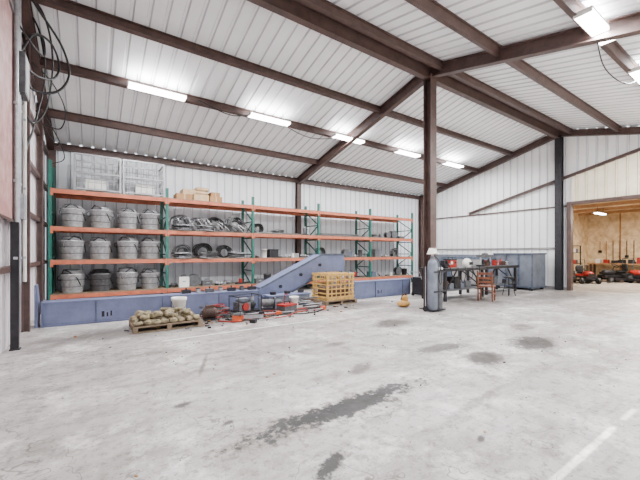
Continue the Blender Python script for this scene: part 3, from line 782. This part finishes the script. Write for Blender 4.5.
for x in (20.6,21.4): mb.cyl((x,5.9,3.52),(x,5.9,3.8),.01,'dsteel',n=8)
mb.b2((20.4,5.8,3.48),(21.6,6.0,3.52),'white');mb.b2((20.42,5.82,3.44),(21.58,5.98,3.48),'tube');mb.done('shop_light')

# ------------------------------------------------------------------ light fixtures
def area(name,loc,sx,sy,p,parent=None,col=(.98,.99,1),rot=(0,0,0)):
    l=bpy.data.lights.new(name,'AREA');l.shape='RECTANGLE';l.size=sx;l.size_y=sy;l.energy=p;l.color=col
    o=bpy.data.objects.new(name,l);C.objects.link(o);o.location=loc;o.rotation_euler=rot
    if parent: o.parent=parent;o.matrix_parent_inverse=parent.matrix_world.inverted()
    return o
PW=290
def fixture(x,y,h):
    mb=MB();r=roof(y)-h
    mb.b2((-.65,-.13,.04),(.65,.13,.07),'white')
    mb.b2((-.63,-.12,-.01),(.63,.12,.04),'tube')
    for xx in (-.65,.63): mb.b2((xx,-.13,-.015),(xx+.02,.13,.05),'white')
    for xx in (-.45,.45): mb.cyl((xx,0,.07),(xx,0,r-.0),.006,'dsteel',n=6)
    o=mb.done('fluorescent_light',loc=(x,y,h))
    bpy.context.view_layer.update()
    area('lamp_glow',(x,y,h-.03),1.25,.2,PW,o)
    area('lamp_uplight',(x,y,h+.08),1.25,.2,38,o,rot=(math.pi,0,0))
for i in range(5):
    fixture(1.36+3.0*i,9.0,5.42); fixture(1.3+3.0*i,2.1,5.42)
area('adjoining_lamp',(20.5,4.0,3.5),3,1,620,None,(1,.92,.80))

# ------------------------------------------------------------------ cables, conduit, electrics at left wall
mb=MB()
mb.smooth_tube([(-1.0,7.2,6.0),(-.75,7.6,5.75),(-.45,8.1,5.45),(-.35,8.25,5.0),(-.55,8.2,4.6),(-.9,8.0,4.5),(-1.0,7.7,4.9)],.022,'black')
mb.smooth_tube([(-1.0,7.4,6.0),(-.7,7.8,5.8),(-.6,8.2,5.2),(-.7,8.3,4.3),(-.9,8.1,3.9),(-1.0,7.6,4.2)],.018,'black')
mb.smooth_tube([(-1.0,7.9,6.0),(-.8,8.3,5.7),(-.75,8.6,5.0),(-.9,8.5,4.0),(-.98,8.0,3.3)],.018,'black')
mb.smooth_tube([(-1.0,7.0,5.2),(-.8,7.4,5.0),(-.7,7.9,5.1),(-.75,8.3,5.6),(-.9,8.6,5.8)],.015,'black')
mb.smooth_tube([(-1.0,7.1,4.9),(-.85,7.5,4.6),(-.6,8.0,4.75),(-.5,8.2,5.1),(-.6,8.0,5.4),(-.8,7.6,5.3),(-.95,7.3,4.8)],.02,'black')
mb.smooth_tube([(-.98,9.0,5.4),(-.7,9.6,5.3),(-.5,10.0,4.9),(-.6,10.2,4.5),(-.95,10.4,4.6)],.014,'black')
mb.smooth_tube([(-.98,9.5,4.6),(-.8,10.4,4.3),(-.7,11.6,4.5),(-.9,12.5,4.6)],.012,'black')
mb.smooth_tube([(-.98,10.8,5.0),(-.7,11.2,4.5),(-.6,11.6,4.1),(-.9,12.0,4.0)],.012,'black')
mb.done('hanging_cables')
mb=MB()
for y,k,t in ((6.95,'galv',5.8),(7.08,'galv',5.8),(7.2,'galv',5.8),(7.32,'dsteel',4.6),(7.75,'white',4.5)):
    mb.cyl((-.95,y,1.0),(-.95,y,t),.026,k,n=8)
    for z in (1.4,2.6,3.8): mb.b2((-.98,y-.04,z),(-.93,y+.04,z+.04),'galv')
mb.done('electrical_conduit')
mb=MB();mb.b2((-.975,7.05,4.05),(-.86,7.45,4.7),'grey');mb.b2((-.86,7.08,4.08),(-.85,7.42,4.67),'galv');mb.b2((-.975,7.1,2.05),(-.88,7.35,2.45),'galv');mb.done('electrical_box')
mb=MB();mb.b2((-1.02,6.92,0),(-.92,7.0,1.95),'dsteel');mb.b2((-1.03,6.9,0),(-.90,7.02,.02),'dsteel');mb.b2((-1.02,6.92,1.95),(-.92,7.0,1.98),'dsteel');mb.done('gate_post')
mb=MB()
mb.smooth_tube([(2.3,9.0,5.5),(3.2,9.05,5.32),(4.3,9.0,5.49),(5.8,9.05,5.2),(7.33,9.0,5.49)],.012,'black')
mb.smooth_tube([(7.2,2.1,5.5),(8.4,2.3,5.2),(9.4,2.2,5.1),(10.3,2.1,5.5)],.012,'black')
mb.done('light_power_cord')

# ------------------------------------------------------------------ sun, world, camera
s=bpy.data.lights.new('sun','SUN');s.energy=60;s.angle=0.010;s.color=(1,.98,.95)
so=bpy.data.objects.new('sun',s);C.objects.link(so);so.rotation_euler=(math.atan(1/2.02),0,0);so.location=(3,-8,14)
w=bpy.data.worlds.new('world');bpy.context.scene.world=w;w.use_nodes=True
w.node_tree.nodes['Background'].inputs[0].default_value=(.88,.94,1,1);w.node_tree.nodes['Background'].inputs[1].default_value=3.5

cam=bpy.data.cameras.new('camera');co=bpy.data.objects.new('camera',cam);C.objects.link(co)
cam.sensor_width=36;cam.lens=36*335/640;cam.shift_y=13/640;cam.clip_start=.05
co.location=(0,0,1.5);co.rotation_euler=(math.radians(90),0,math.radians(-34.4))
bpy.context.scene.camera=co
